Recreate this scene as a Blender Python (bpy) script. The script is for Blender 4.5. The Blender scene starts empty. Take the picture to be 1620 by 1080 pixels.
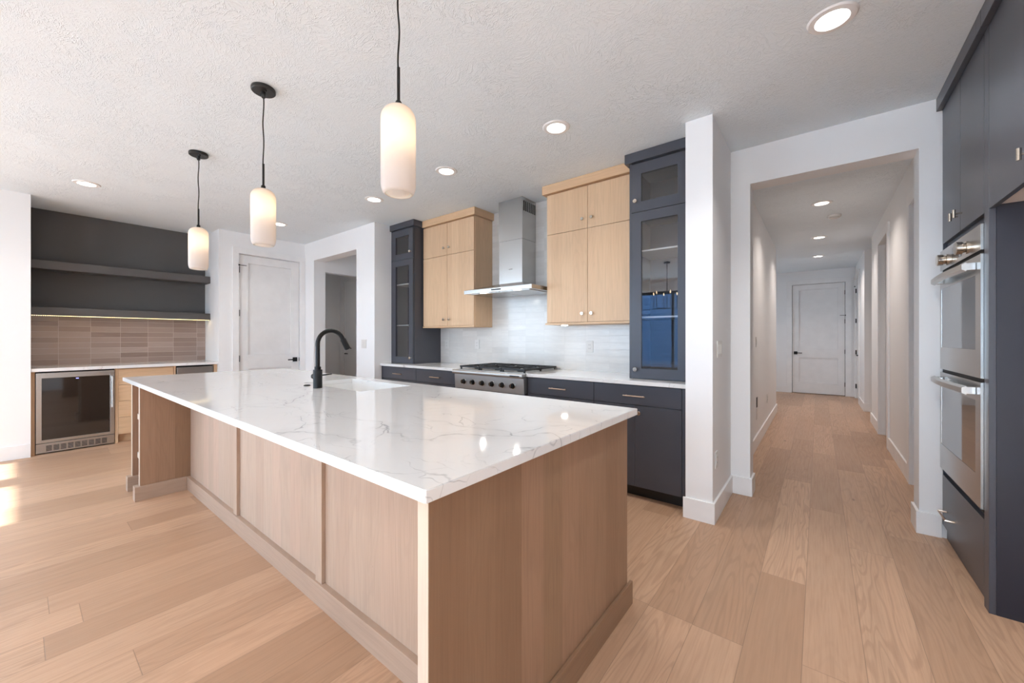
import bpy, bmesh, math, random
from mathutils import Vector, Matrix
random.seed(7)
S = bpy.context.scene
COL = S.collection
PI = math.pi

# ------------------------------------------------------------------ camera
CAM_H = 1.244
cd = bpy.data.cameras.new('camera'); cam = bpy.data.objects.new('camera', cd); COL.objects.link(cam)
cam.location = (0, 0, CAM_H)
cam.rotation_euler = (PI/2, 0, math.atan((1295-810)/616.0))
cd.sensor_width = 36; cd.lens = 616.0/1620*36; cd.shift_y = -5.5/1620
cd.clip_start = .02; cd.clip_end = 200
S.camera = cam

# ------------------------------------------------------------------ view, world, sun
S.view_settings.view_transform = 'Standard'; S.view_settings.look = 'None'
S.view_settings.gamma = 1; S.view_settings.use_curve_mapping = False
S.view_settings.exposure = -0.02
cy = S.cycles
cy.use_denoising = True
cy.max_bounces = 12; cy.diffuse_bounces = 8; cy.glossy_bounces = 4; cy.transmission_bounces = 6; cy.transparent_max_bounces = 10
cy.sample_clamp_indirect = 6; cy.caustics_reflective = False; cy.caustics_refractive = False

W = bpy.data.worlds.new('sky'); S.world = W; W.use_nodes = True
WORLD_COL = (.62, .80, 1.0); WORLD_STR = 12.0
bg = W.node_tree.nodes['Background']; bg.inputs[0].default_value = (*WORLD_COL, 1); bg.inputs[1].default_value = WORLD_STR

def light(name, kind, loc, energy, color=(1, 1, 1), rot=(0, 0, 0), **kw):
    d = bpy.data.lights.new(name, kind); d.energy = energy; d.color = color
    for k, v in kw.items(): setattr(d, k, v)
    o = bpy.data.objects.new(name, d); o.location = loc; o.rotation_euler = rot; COL.objects.link(o); return o
SUN_EL = math.atan(2.44/4.19)
light('sun', 'SUN', (-5, -10, 8), 33, (.92, .965, 1), (PI/2-SUN_EL, 0, 0), angle=.012)
def portal(x0, x1, z0, z1, y):
    o = light('window_daylight', 'AREA', ((x0+x1)/2, y, (z0+z1)/2), 1, rot=(PI/2, 0, 0), shape='RECTANGLE', size=x1-x0, size_y=z1-z0)
    o.data.cycles.is_portal = True
CAN_W = 4.5; CAN_COL = (1, .965, .93)
HALL_W = 8.5; HALL_COL = (1, .88, .80)
PEND_W = .75; PEND_COL = (1, .85, .74)

# ------------------------------------------------------------------ node helpers
def newmat(name):
    m = bpy.data.materials.new(name); m.use_nodes = True
    return m, m.node_tree.nodes, m.node_tree.links, m.node_tree.nodes['Principled BSDF']
class G:
    def __init__(s, m): s.n = m.node_tree.nodes; s.l = m.node_tree.links
    def node(s, t, **kw):
        x = s.n.new(t)
        for k, v in kw.items(): setattr(x, k, v)
        return x
    def put(s, sock, v):
        if isinstance(v, bpy.types.NodeSocket): s.l.new(v, sock)
        else: sock.default_value = v
    def math(s, op, a, b=0.0, c=0.0):
        x = s.node('ShaderNodeMath', operation=op)
        s.put(x.inputs[0], a); s.put(x.inputs[1], b); s.put(x.inputs[2], c); return x.outputs[0]
    def sep(s, v):
        x = s.node('ShaderNodeSeparateXYZ'); s.l.new(v, x.inputs[0]); return x.outputs
    def comb(s, a, b, c=0.0):
        x = s.node('ShaderNodeCombineXYZ'); s.put(x.inputs[0], a); s.put(x.inputs[1], b); s.put(x.inputs[2], c); return x.outputs[0]
    def noise(s, v, scale=1.0, detail=3.0, rough=.5, dist=0.0):
        x = s.node('ShaderNodeTexNoise'); s.l.new(v, x.inputs['Vector'])
        x.inputs['Scale'].default_value = scale; x.inputs['Detail'].default_value = detail
        x.inputs['Roughness'].default_value = rough; x.inputs['Distortion'].default_value = dist
        return x.outputs['Fac']
    def white(s, v):
        x = s.node('ShaderNodeTexWhiteNoise', noise_dimensions='3D'); s.l.new(v, x.inputs['Vector']); return x.outputs['Value']
    def mr(s, v, a, b, c=0.0, d=1.0, smooth=False):
        x = s.node('ShaderNodeMapRange', interpolation_type='SMOOTHSTEP' if smooth else 'LINEAR')
        s.put(x.inputs[0], v)
        for i, q in enumerate((a, b, c, d)): x.inputs[i+1].default_value = q
        return x.outputs[0]
    def mix(s, f, a, b, mode='MIX'):
        x = s.node('ShaderNodeMix', data_type='RGBA', blend_type=mode)
        s.put(x.inputs[0], f)
        s.put(x.inputs[6], (*a, 1) if isinstance(a, tuple) else a); s.put(x.inputs[7], (*b, 1) if isinstance(b, tuple) else b)
        return x.outputs[2]
    def bump(s, h, strength=.3, dist=.01):
        x = s.node('ShaderNodeBump'); s.l.new(h, x.inputs['Height']); x.inputs['Strength'].default_value = strength
        x.inputs['Distance'].default_value = dist; return x.outputs[0]
    def pos(s): return s.node('ShaderNodeNewGeometry').outputs['Position']

def plain(name, col, rough=.5, metal=0.0, spec=.5, emit=None, estr=0.0, coat=0.0):
    m, n, l, p = newmat(name)
    p.inputs['Base Color'].default_value = (*col, 1); p.inputs['Roughness'].default_value = rough
    p.inputs['Metallic'].default_value = metal; p.inputs['Specular IOR Level'].default_value = spec
    p.inputs['Coat Weight'].default_value = coat
    # faint procedural tonal variation keeps the surface from reading as plastic
    g = G(m); v = g.noise(g.pos(), 7.0, 4.0)
    p_col = g.mix(g.mr(v, .3, .7, 0, 1), tuple(c*.97 for c in col), tuple(min(1, c*1.03) for c in col))
    l.new(p_col, p.inputs['Base Color'])
    if emit: p.inputs['Emission Color'].default_value = (*emit, 1); p.inputs['Emission Strength'].default_value = estr
    return m

def wall_paint(name, col):
    m, n, l, p = newmat(name); g = G(m)
    v = g.noise(g.pos(), 60, 2); l.new(g.bump(v, .05, .002), p.inputs['Normal'])
    p.inputs['Base Color'].default_value = (*col, 1); p.inputs['Roughness'].default_value = .55; p.inputs['Specular IOR Level'].default_value = .3
    return m

def ceiling_mat():
    m, n, l, p = newmat('trowelled_ceiling_plaster'); g = G(m)
    P = g.pos()
    warp = g.node('ShaderNodeTexNoise'); l.new(P, warp.inputs['Vector']); warp.inputs['Scale'].default_value = 2.2
    off = g.node('ShaderNodeVectorMath', operation='MULTIPLY_ADD'); l.new(warp.outputs['Color'], off.inputs[0])
    off.inputs[1].default_value = (.4, .4, 0); l.new(P, off.inputs[2])
    mp = g.node('ShaderNodeMapping'); l.new(off.outputs[0], mp.inputs[0]); mp.inputs['Rotation'].default_value = (0, 0, .6); mp.inputs['Scale'].default_value = (1.0, 2.1, 1)
    a = g.noise(mp.outputs[0], 14, 3, .65, .3)
    ridge = g.mr(g.math('ABSOLUTE', g.math('SUBTRACT', a, .5)), 0, .035, 1, 0, True)
    mask = g.mr(g.noise(P, 3.0, 2), .42, .6, .12, 1, True)
    b = g.noise(off.outputs[0], 36, 3, .6)
    ridge2 = g.mr(g.math('ABSOLUTE', g.math('SUBTRACT', b, .5)), 0, .05, 1, 0, True)
    h = g.math('ADD', g.math('MULTIPLY', ridge, mask), g.math('MULTIPLY', ridge2, .35))
    l.new(g.bump(h, .55, .0045), p.inputs['Normal'])
    p.inputs['Base Color'].default_value = (.775, .845, .895, 1); p.inputs['Roughness'].default_value = .7; p.inputs['Specular IOR Level'].default_value = .2
    return m

def floor_mat():
    m, n, l, p = newmat('oak_floor_planks'); g = G(m)
    x, y, z = g.sep(g.pos())
    px = g.math('DIVIDE', g.math('ADD', x, .05), .191)
    row = g.math('FLOOR', px); fx = g.math('FRACT', px)
    r1 = g.white(g.comb(row, 3.1, 7.7))
    py = g.math('ADD', g.math('DIVIDE', y, 1.75), g.math('MULTIPLY', r1, 5.0))
    cell = g.math('FLOOR', py); fy = g.math('FRACT', py)
    idv = g.white(g.comb(row, cell, 1.3)); id2 = g.white(g.comb(row, cell, 9.1))
    # grain
    ox = g.math('ADD', x, g.math('MULTIPLY', idv, 31.0)); oy = g.math('ADD', y, g.math('MULTIPLY', id2, 17.0))
    fine = g.noise(g.comb(g.math('MULTIPLY', ox, 95.0), g.math('MULTIPLY', oy, 3.2), 0.0), 1, 3, .6)
    n1 = g.noise(g.comb(g.math('MULTIPLY', ox, 7.0), g.math('MULTIPLY', oy, .75), 0.0), 1, 2, .5, .4)
    ring = g.math('SINE', g.math('MULTIPLY', n1, 95.0))
    ringm = g.mr(ring, .1, 1.0, 0, 1, True)
    rmask = g.mr(id2, .25, .75, .15, .85, True)
    broad = g.noise(g.comb(g.math('MULTIPLY', ox, 9.0), g.math('MULTIPLY', oy, .6), 0.0), 1, 2)
    A = (.585, .370, .240); B = (.41, .245, .150)
    c = g.mix(g.mr(idv, 0, 1, 0, 1), A, B)
    c = g.mix(g.math('MULTIPLY', g.mr(broad, .35, .7, 0, 1), .30), c, (.40, .27, .18))
    c = g.mix(g.math('MULTIPLY', g.mr(fine, .42, .75, 0, 1), .42), c, (.33, .20, .125))
    c = g.mix(g.math('MULTIPLY', g.math('MULTIPLY', ringm, rmask), .40), c, (.29, .175, .11))
    # knots
    vk = g.node('ShaderNodeTexVoronoi'); l.new(g.comb(g.math('MULTIPLY', ox, 2.6), g.math('MULTIPLY', oy, 1.0), 0.0), vk.inputs['Vector']); vk.inputs['Scale'].default_value = 1.0
    kn = g.mr(g.math('ADD', vk.outputs['Distance'], g.math('MULTIPLY', fine, .03)), .025, .06, 1, 0, True)
    c = g.mix(g.math('MULTIPLY', kn, .8), c, (.10, .065, .045))
    # joints
    gx = g.math('MINIMUM', fx, g.math('SUBTRACT', 1.0, fx)); gy = g.math('MINIMUM', fy, g.math('SUBTRACT', 1.0, fy))
    jx = g.mr(gx, .003, .009, 1, 0, True); jy = g.mr(gy, .0003, .0011, 1, 0, True)
    j = g.math('MAXIMUM', jx, jy)
    c = g.mix(g.math('MULTIPLY', j, .55), c, (.16, .10, .065))
    l.new(c, p.inputs['Base Color'])
    hgt = g.math('SUBTRACT', g.math('MULTIPLY', fine, .12), j)
    l.new(g.bump(hgt, .22, .002), p.inputs['Normal'])
    l.new(g.mr(fine, .3, .8, .36, .5), p.inputs['Roughness']); p.inputs['Specular IOR Level'].default_value = .42
    return m

def wood(name, A, B, horiz=False, pink=.25, rough=.42):
    m, n, l, p = newmat(name); g = G(m)
    x, y, z = g.sep(g.pos())
    u = g.math('ADD', x, y); v = z
    if horiz: u, v = v, u
    board = g.math('FLOOR', g.math('DIVIDE', g.math('ADD', u, g.math('MULTIPLY', g.math('FLOOR', g.math('DIVIDE', v, 40.0)), .1)), .118))
    rb = g.white(g.comb(board, 2.2, 5.5))
    uo = g.math('ADD', u, g.math('MULTIPLY', rb, 9.0))
    fine = g.noise(g.comb(g.math('MULTIPLY', uo, 130.0), g.math('MULTIPLY', v, 3.0), g.math('MULTIPLY', z, .2)), 1, 3, .6)
    n1 = g.noise(g.comb(g.math('MULTIPLY', uo, 5.5), g.math('MULTIPLY', v, .8), 0.0), 1, 2, .5, .3)
    ring = g.mr(g.math('SINE', g.math('MULTIPLY', n1, 80.0)), .2, 1.0, 0, 1, True)
    c = g.mix(rb, A, B)
    c = g.mix(g.math('MULTIPLY', g.mr(g.white(g.comb(board, 8.0, 1.0)), .6, 1, 0, 1), pink), c, (.62, .36, .27))
    dark = tuple(q*.62 for q in B)
    c = g.mix(g.math('MULTIPLY', g.mr(fine, .45, .8, 0, 1), .38), c, dark)
    c = g.mix(g.math('MULTIPLY', ring, .10), c, dark)
    vk = g.node('ShaderNodeTexVoronoi'); l.new(g.comb(g.math('MULTIPLY', uo, 3.0), g.math('MULTIPLY', v, 1.3), 0.0), vk.inputs['Vector'])
    kn = g.mr(g.math('ADD', vk.outputs['Distance'], g.math('MULTIPLY', fine, .02)), .02, .045, 1, 0, True)
    c = g.mix(g.math('MULTIPLY', kn, .45), c, tuple(q*.3 for q in B))
    l.new(c, p.inputs['Base Color'])
    l.new(g.bump(fine, .06, .001), p.inputs['Normal'])
    p.inputs['Roughness'].default_value = rough; p.inputs['Specular IOR Level'].default_value = .4
    return m

def quartz():
    m, n, l, p = newmat('veined_white_quartz'); g = G(m); P = g.pos()
    w1 = g.node('ShaderNodeTexNoise'); l.new(P, w1.inputs['Vector']); w1.inputs['Scale'].default_value = 2.3; w1.inputs['Detail'].default_value = 4
    o = g.node('ShaderNodeVectorMath', operation='MULTIPLY_ADD'); l.new(w1.outputs['Color'], o.inputs[0]); o.inputs[1].default_value = (.55, .55, .3); l.new(P, o.inputs[2])
    mp = g.node('ShaderNodeMapping'); l.new(o.outputs[0], mp.inputs[0]); mp.inputs['Rotation'].default_value = (0, 0, .5); mp.inputs['Scale'].default_value = (.6, 1.5, 1)
    v = g.node('ShaderNodeTexVoronoi', feature='DISTANCE_TO_EDGE'); l.new(mp.outputs[0], v.inputs['Vector']); v.inputs['Scale'].default_value = 2.6
    line = g.mr(v.outputs['Distance'], 0, .012, 1, 0, True)
    v2 = g.node('ShaderNodeTexVoronoi', feature='DISTANCE_TO_EDGE'); l.new(mp.outputs[0], v2.inputs['Vector']); v2.inputs['Scale'].default_value = 8.5
    line2 = g.mr(v2.outputs['Distance'], 0, .022, 1, 0, True)
    mask = g.mr(g.noise(P, 1.25, 3), .45, .62, 0, 1, True); m2 = g.mr(g.noise(P, 3.1, 3), .5, .62, 0, 1, True)
    a = g.math('MAXIMUM', g.math('MULTIPLY', line, mask), g.math('MULTIPLY', g.math('MULTIPLY', line2, m2), .7))
    halo = g.mr(v.outputs['Distance'], 0, .12, .14, 0, True)
    a = g.math('MAXIMUM', a, g.math('MULTIPLY', halo, mask))
    a = g.math('MULTIPLY', a, g.mr(g.noise(P, 22, 3), .35, .6, .25, 1))
    c = g.mix(g.math('MULTIPLY', a, .8), (.76, .757, .75), (.33, .33, .34))
    l.new(c, p.inputs['Base Color']); p.inputs['Roughness'].default_value = .055; p.inputs['Specular IOR Level'].default_value = .5
    return m

def tile(name, A, B, grout, tw, th, axis, u0=0.0, v0=0.0, rough=.16, amount=1.0, speck=.0):
    m, n, l, p = newmat(name); g = G(m)
    x, y, z = g.sep(g.pos()); u = x if axis == 'x' else y
    pu = g.math('DIVIDE', g.math('SUBTRACT', u, u0), tw); pv = g.math('DIVIDE', g.math('SUBTRACT', z, v0), th)
    fu = g.math('FRACT', pu); fv = g.math('FRACT', pv)
    idv = g.white(g.comb(g.math('FLOOR', pu), g.math('FLOOR', pv), 4.0))
    c = g.mix(g.math('MULTIPLY', idv, amount), A, B)
    sm = g.noise(g.comb(g.math('ADD', g.math('MULTIPLY', u, 9.0), g.math('MULTIPLY', idv, 30.0)), g.math('MULTIPLY', z, 40.0), 0.0), 1, 3)
    c = g.mix(g.math('MULTIPLY', g.mr(sm, .35, .7, 0, 1), .35), c, tuple(q*.8 for q in A))
    du = g.math('MULTIPLY', g.math('MINIMUM', fu, g.math('SUBTRACT', 1.0, fu)), tw)
    dv = g.math('MULTIPLY', g.math('MINIMUM', fv, g.math('SUBTRACT', 1.0, fv)), th)
    j = g.mr(g.math('MINIMUM', du, dv), .0009, .0019, 1, 0, True)
    c = g.mix(j, c, grout); l.new(c, p.inputs['Base Color'])
    wav = g.noise(g.comb(g.math('MULTIPLY', u, 12.0), g.math('MULTIPLY', z, 30.0), g.math('MULTIPLY', idv, 50.0)), 1, 2)
    l.new(g.bump(g.math('SUBTRACT', g.math('MULTIPLY', wav, .8), j), .22, .003), p.inputs['Normal'])
    l.new(g.mr(j, 0, 1, rough, .8), p.inputs['Roughness'])
    return m

def steel(name='brushed_stainless_steel', col=(.50, .495, .485), rough=.27, axis='z'):
    m, n, l, p = newmat(name); g = G(m); x, y, z = g.sep(g.pos())
    sc = (1.5, 1.5, 90.0) if axis == 'z' else (90.0, 90.0, 1.5)
    v = g.noise(g.comb(g.math('MULTIPLY', x, sc[0]*2), g.math('MULTIPLY', y, sc[1]*2), g.math('MULTIPLY', z, sc[2]*2)), 1, 2)
    c = g.mix(g.mr(v, .3, .7), tuple(q*.975 for q in col), tuple(q*1.025 for q in col)); l.new(c, p.inputs['Base Color']); p.inputs['Roughness'].default_value = rough
    p.inputs['Metallic'].default_value = 1
    return m

def glass(name, tint=(.93, .94, .95), ior=1.5, rough=0.0):
    m = bpy.data.materials.new(name); m.use_nodes = True; g = G(m); m.node_tree.nodes.remove(m.node_tree.nodes['Principled BSDF'])
    t = g.node('ShaderNodeBsdfTransparent'); t.inputs[0].default_value = (*tint, 1)
    s = g.node('ShaderNodeBsdfGlossy'); s.inputs['Roughness'].default_value = rough
    f = g.node('ShaderNodeFresnel'); f.inputs[0].default_value = ior; bf = g.node('ShaderNodeNewGeometry').outputs['Backfacing']
    fac = g.math('MULTIPLY', f.outputs[0], g.math('SUBTRACT', 1.0, bf))
    x = g.node('ShaderNodeMixShader'); g.l.new(fac, x.inputs[0]); g.l.new(t.outputs[0], x.inputs[1]); g.l.new(s.outputs[0], x.inputs[2])
    out = m.node_tree.nodes['Material Output']; g.l.new(x.outputs[0], out.inputs[0]); return m

def opal():
    m = bpy.data.materials.new('frosted_opal_glass'); m.use_nodes = True; g = G(m); m.node_tree.nodes.remove(m.node_tree.nodes['Principled BSDF'])
    t = g.node('ShaderNodeBsdfTranslucent'); t.inputs[0].default_value = (.90, .80, .72, 1)
    d = g.node('ShaderNodeBsdfDiffuse'); d.inputs[0].default_value = (.90, .84, .80, 1)
    x = g.node('ShaderNodeMixShader'); x.inputs[0].default_value = .45; g.l.new(t.outputs[0], x.inputs[1]); g.l.new(d.outputs[0], x.inputs[2])
    gl = g.node('ShaderNodeBsdfGlossy'); gl.inputs['Roughness'].default_value = .35
    f = g.node('ShaderNodeFresnel'); f.inputs[0].default_value = 1.3
    y = g.node('ShaderNodeMixShader'); g.l.new(f.outputs[0], y.inputs[0]); g.l.new(x.outputs[0], y.inputs[1]); g.l.new(gl.outputs[0], y.inputs[2])
    g.l.new(y.outputs[0], m.node_tree.nodes['Material Output'].inputs[0]); return m

M = dict(
    wall=wall_paint('white_wall_paint', (.82, .825, .83)), trim=plain('white_satin_trim', (.82, .82, .82), .35),
    accent=wall_paint('charcoal_wall_paint', (.095, .091, .090)), ceil=ceiling_mat(), floor=floor_mat(),
    wood=wood('pale_alder_veneer', (.67, .47, .30), (.62, .42, .262), pink=.05), woodh=wood('pale_alder_rail', (.67, .46, .285), (.62, .41, .245), True, pink=.05),
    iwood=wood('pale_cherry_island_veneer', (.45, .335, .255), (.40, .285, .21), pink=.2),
    ewood=wood('shade_tinted_island_veneer', (.30, .185, .112), (.25, .145, .085), pink=.15), band=wood('cream_edge_banding', (.56, .46, .37), (.53, .43, .34), pink=0), iwoodh_shaded=wood('shade_tinted_island_rail', (.30, .185, .112), (.25, .145, .085), True, pink=.15), iwoodh=wood('pale_cherry_island_rail', (.43, .315, .24), (.38, .265, .195), True),  # end, side panel and end rail wood darkened: their shade is in the colour
    dark=plain('charcoal_cabinet_paint', (.058, .062, .078), .33), navy=plain('navy_cabinet_paint', (.017, .018, .029), .38),
    toe=plain('black_toe_board', (.012, .011, .011), .5), shelf=plain('charcoal_shelf_paint', (.085, .080, .080), .45),
    melamine=plain('pale_melamine', (.66, .62, .60), .5),
    inner=plain('cabinet_interior', (.055, .05, .048), .5), quartz=quartz(),
    tile=tile('glossy_white_tile', (.74, .725, .70), (.64, .625, .60), (.60, .59, .575), .252, .0667, 'x', -2.857, 1.466, amount=.8),
    tileb=tile('glossy_taupe_tile', (.36, .275, .24), (.235, .165, .14), (.46, .38, .33), .262, .0655, 'y', .30, .925, amount=1.0),
    steel=steel(), steelv=steel('brushed_stainless_vertical', axis='x'), chrome=plain('polished_nickel', (.72, .66, .58), .14, 1.0),
    brass=plain('satin_bronze_pull', (.62, .47, .36), .28, 1.0), black=plain('matte_black_metal', (.009, .009, .0095), .45, spec=.3),
    iron=plain('black_cast_iron', (.018, .018, .019), .5), glass=glass('clear_cabinet_glass', ior=2.3), wglass=glass('window_glass', (.97, .98, .98), 1.45),
    shelfglass=plain('frosted_glass_shelf', (.55, .56, .55), .25),
    ovenglass=plain('black_oven_glass', (.006, .006, .007), .05, spec=.9, coat=.5), winefridge=plain('smoked_fridge_glass', (.012, .010, .009), .05, spec=.8, coat=.4),
    plate=plain('white_plastic', (.70, .69, .67), .35), slot=plain('grey_plastic_slot', (.25, .25, .25), .5),
    opal=opal(), canopy=plain('black_canopy_metal', (.014, .014, .015), .42), porcelain=plain('white_sink_composite', (.80, .80, .79), .18),
    diff=plain('lit_downlight_diffuser', (.9, .9, .9), .5, emit=(1, .95, .88), estr=14), diffh=plain('lit_hall_downlight_diffuser', (.9, .9, .9), .5, emit=(1, .92, .84), estr=9),
    led=plain('warm_led_bead', (.9, .8, .5), .5, emit=(1, .80, .42), estr=9), blue=plain('blue_display_digits', (.1, .1, .3), .5, emit=(.2, .2, 1), estr=5),
    siding=plain('blue_lap_siding', (.035, .10, .22), .55), concrete=plain('patio_concrete', (.62, .61, .60), .8), bulb=plain('lit_candle_bulb', (1, .8, .6), .5, emit=(1, .75, .45), estr=8),
    doorp=plain('white_door_paint', (.80, .80, .80), .38), flame=plain('grille_shadow_black', (.01, .01, .01), .6),
)

# ------------------------------------------------------------------ mesh helpers
def box(bm, x0, x1, y0, y1, z0, z1, bev=0.0):
    if x0 > x1: x0, x1 = x1, x0
    if y0 > y1: y0, y1 = y1, y0
    if z0 > z1: z0, z1 = z1, z0
    vs = [bm.verts.new(p) for p in ((x0,y0,z0),(x1,y0,z0),(x1,y1,z0),(x0,y1,z0),(x0,y0,z1),(x1,y0,z1),(x1,y1,z1),(x0,y1,z1))]
    fs = [bm.faces.new([vs[i] for i in q]) for q in ((0,3,2,1),(4,5,6,7),(0,1,5,4),(1,2,6,5),(2,3,7,6),(3,0,4,7))]
    if bev > 0:
        es = {e for f in fs for e in f.edges}
        bmesh.ops.bevel(bm, geom=list(es), offset=bev, segments=2, affect='EDGES', profile=.5)
def prism(bm, pts, axis, a0, a1):
    """extrude the 2-D outline pts along axis ('x': pts are (y,z); 'y': (x,z); 'z': (x,y))"""
    def P(p, a): return (a, p[0], p[1]) if axis == 'x' else (p[0], a, p[1]) if axis == 'y' else (p[0], p[1], a)
    A = [bm.verts.new(P(p, a0)) for p in pts]; B = [bm.verts.new(P(p, a1)) for p in pts]
    n = len(pts); bm.faces.new(A); bm.faces.new(B[::-1])
    for i in range(n): bm.faces.new((A[i], B[i], B[(i+1) % n], A[(i+1) % n]))
def lathe(bm, prof, c, axis=(0, 0, 1), seg=28, closed=True):
    q = Vector((0, 0, 1)).rotation_difference(Vector(axis).normalized()); c = Vector(c)
    rings = []
    for r, h in prof:
        rings.append([bm.verts.new(c + q @ Vector((r*math.cos(2*PI*i/seg), r*math.sin(2*PI*i/seg), h))) for i in range(seg)] if r > 1e-6 else [bm.verts.new(c + q @ Vector((0, 0, h)))])
    for a, b in zip(rings, rings[1:]):
        for i in range(seg):
            j = (i+1) % seg
            if len(a) == 1 and len(b) == 1: continue
            if len(a) == 1: bm.faces.new((a[0], b[i], b[j]))
            elif len(b) == 1: bm.faces.new((a[i], a[j], b[0]))
            else: bm.faces.new((a[i], a[j], b[j], b[i]))
    if closed:
        for r, flip in ((rings[0], True), (rings[-1], False)):
            if len(r) > 1: bm.faces.new(r[::-1] if flip else r)
def tube(bm, pts, rad, seg=12, cap=True):
    pts = [Vector(p) for p in pts]; rads = rad if isinstance(rad, (list, tuple)) else [rad]*len(pts)
    rings = []; up = None
    for i, p in enumerate(pts):
        d = (pts[min(i+1, len(pts)-1)] - pts[max(i-1, 0)]).normalized()
        if up is None: up = d.orthogonal().normalized()
        up = (up - d*up.dot(d)).normalized(); sd = d.cross(up)
        rings.append([bm.verts.new(p + rads[i]*(math.cos(2*PI*k/seg)*up + math.sin(2*PI*k/seg)*sd)) for k in range(seg)])
    for a, b in zip(rings, rings[1:]):
        for k in range(seg): bm.faces.new((a[k], a[(k+1) % seg], b[(k+1) % seg], b[k]))
    if cap: bm.faces.new(rings[0][::-1]); bm.faces.new(rings[-1])

def thing(name, label, cat, loc, group=None):
    o = bpy.data.objects.new(name, None); o.empty_display_size = .1; COL.objects.link(o); o.location = loc
    o['label'] = label; o['category'] = cat
    if group: o['group'] = group
    return o
def wloc(o):
    v = Vector((0, 0, 0))
    while o: v += o.location; o = o.parent
    return v
def obj(name, bm, m, parent=None, smooth=False, label=None, kind=None):
    bmesh.ops.recalc_face_normals(bm, faces=bm.faces[:])
    if parent is not None:
        off = wloc(parent)
        for v in bm.verts: v.co -= off
    me = bpy.data.meshes.new(name); bm.to_mesh(me); bm.free(); me.materials.append(M[m] if isinstance(m, str) else m)
    if smooth:
        me.polygons.foreach_set('use_smooth', [True]*len(me.polygons))
        me.set_sharp_from_angle(angle=math.radians(35))
    o = bpy.data.objects.new(name, me); COL.objects.link(o); o.parent = parent
    if label: o['label'] = label
    if kind: o['kind'] = kind
    return o
def boxes(name, bs, m, parent=None, bev=0.0, **kw):
    bm = bmesh.new()
    for b in bs: box(bm, *b, bev=bev)
    return obj(name, bm, m, parent, **kw)
def struct(name, bs, m='wall'): return boxes(name, bs, m, kind='structure')
def tag(o, label, cat, group=None):
    o['label'] = label; o['category'] = cat
    if group: o['group'] = group
    return o
def solo(name, bs, m, label, cat, group=None, bev=0.0):
    return tag(boxes(name, bs, m, bev=bev), label, cat, group)

H = 2.743
# ------------------------------------------------------------------ setting
struct('floor', [(-9.0, 2.6, -4.25, 4.6, -.1, 0), (-2.25, 2.6, 4.6, 11.3, -.1, 0)], 'floor')
struct('ceiling', [(-9.0, 2.6, -.2, 4.6, H, H+.12), (-2.25, 2.6, 4.6, 11.3, H, H+.12), (-6.65, 2.6, -4.4, -.2, H, H+.12)], 'ceil')
# left side: wall with the bar niche and the panel door
struct('wall_left', [(-6.62, -6.47, -4.15, -3.4, 0, H), (-6.62, -6.47, -3.4, -.9, 0, .3), (-6.62, -6.47, -3.4, -.9, 2.44, H), (-6.62, -6.47, -.9, -.04, 0, H), (-7.22, -6.47, -.04, .086, 0, H),
                     (-7.22, -6.47, 1.71, 1.83, 0, H), (-6.60, -6.47, 1.83, 1.943, 0, H), (-6.60, -6.47, 1.943, 2.772, 2.445, H), (-6.60, -6.47, 2.772, 2.852, 0, H)])
struct('wall_niche', [(-7.22, -7.10, .086, 1.71, 0, H)], 'accent')
struct('wall_rear_left', [(-6.60, -6.165, 2.852, 3.03, 0, H), (-6.165, -4.938, 2.852, 3.03, 2.45, H), (-4.938, -4.505, 2.852, 3.70, 0, H)])
struct('wall_passage', [(-6.29, -6.165, 3.03, 4.40, 2.29, H), (-6.29, -6.165, 4.1, 4.40, 0, 2.29), (-8.40, -4.80, 4.40, 4.52, 0, H), (-4.938, -4.80, 3.70, 4.40, 0, H),
                        (-8.40, -8.29, 2.90, 4.40, 0, H), (-8.40, -6.60, 2.852, 2.97, 0, H)])
struct('wall_rear', [(-4.505, -.728, 3.570, 3.70, 0, H), (-.728, -.557, 2.878, 3.70, 0, H)])
struct('wall_header', [(-.557, -.423, 3.568, 3.74, 0, H), (-.423, .505, 3.568, 3.74, 2.457, H), (.505, 2.52, 3.568, 3.74, 0, H)])
struct('wall_hall_left', [(-.68, -.56, 3.74, 7.9, 0, H), (-2.1, -.68, 7.78, 7.9, 0, H), (-2.22, -2.1, 7.78, 9.4, 0, H), (-2.22, -2.1, 9.4, 10.0, 0, 1.2), (-2.22, -2.1, 9.4, 10.0, 2.2, H), (-2.22, -2.1, 10.0, 11.05, 0, H)])
struct('wall_hall_end', [(-2.1, -.475, 10.93, 11.05, 0, H), (-.475, .449, 10.93, 11.05, 2.445, H), (.449, 2.5, 10.93, 11.05, 0, H)])
struct('wall_hall_right', [(.62, .74, 3.74, 3.85, 0, H), (.62, .74, 3.85, 4.69, 2.40, H), (.62, .74, 4.69, 6.07, 0, H), (.62, .74, 6.07, 6.885, 2.44, H), (.62, .74, 6.885, 7.86, 0, H), (.74, 2.4, 7.74, 7.86, 0, H),
                           (.61, .73, 8.88, 9.90, 0, H), (.73, 2.4, 8.88, 9.0, 0, H), (.61, .73, 9.90, 10.75, 2.445, H), (.61, .73, 10.75, 10.93, 0, H), (2.4, 2.52, 3.74, 11.05, 0, H)])
struct('wall_right', [(1.30, 1.42, -4.15, 3.568, 0, H)])
WIN = [(-6.36, -5.58), (-5.38, -4.20), (-3.95, -1.85)]
FILL_WIN = (-1.45, .80)  # unseen window opening, added and sized to send more light onto the header
xs = [(-6.62, -6.36), (-5.58, -5.38), (-4.20, -3.95), (-1.85, -1.45), (.80, 1.42)]
struct('wall_front', [(a, b, -4.15, -4.0, 0, H) for a, b in xs] + [(a, b, -4.15, -4.0, 2.44, H) for a, b in WIN+[FILL_WIN]] + [(FILL_WIN[0], FILL_WIN[1], -4.15, -4.0, 0, .3)])
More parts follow.
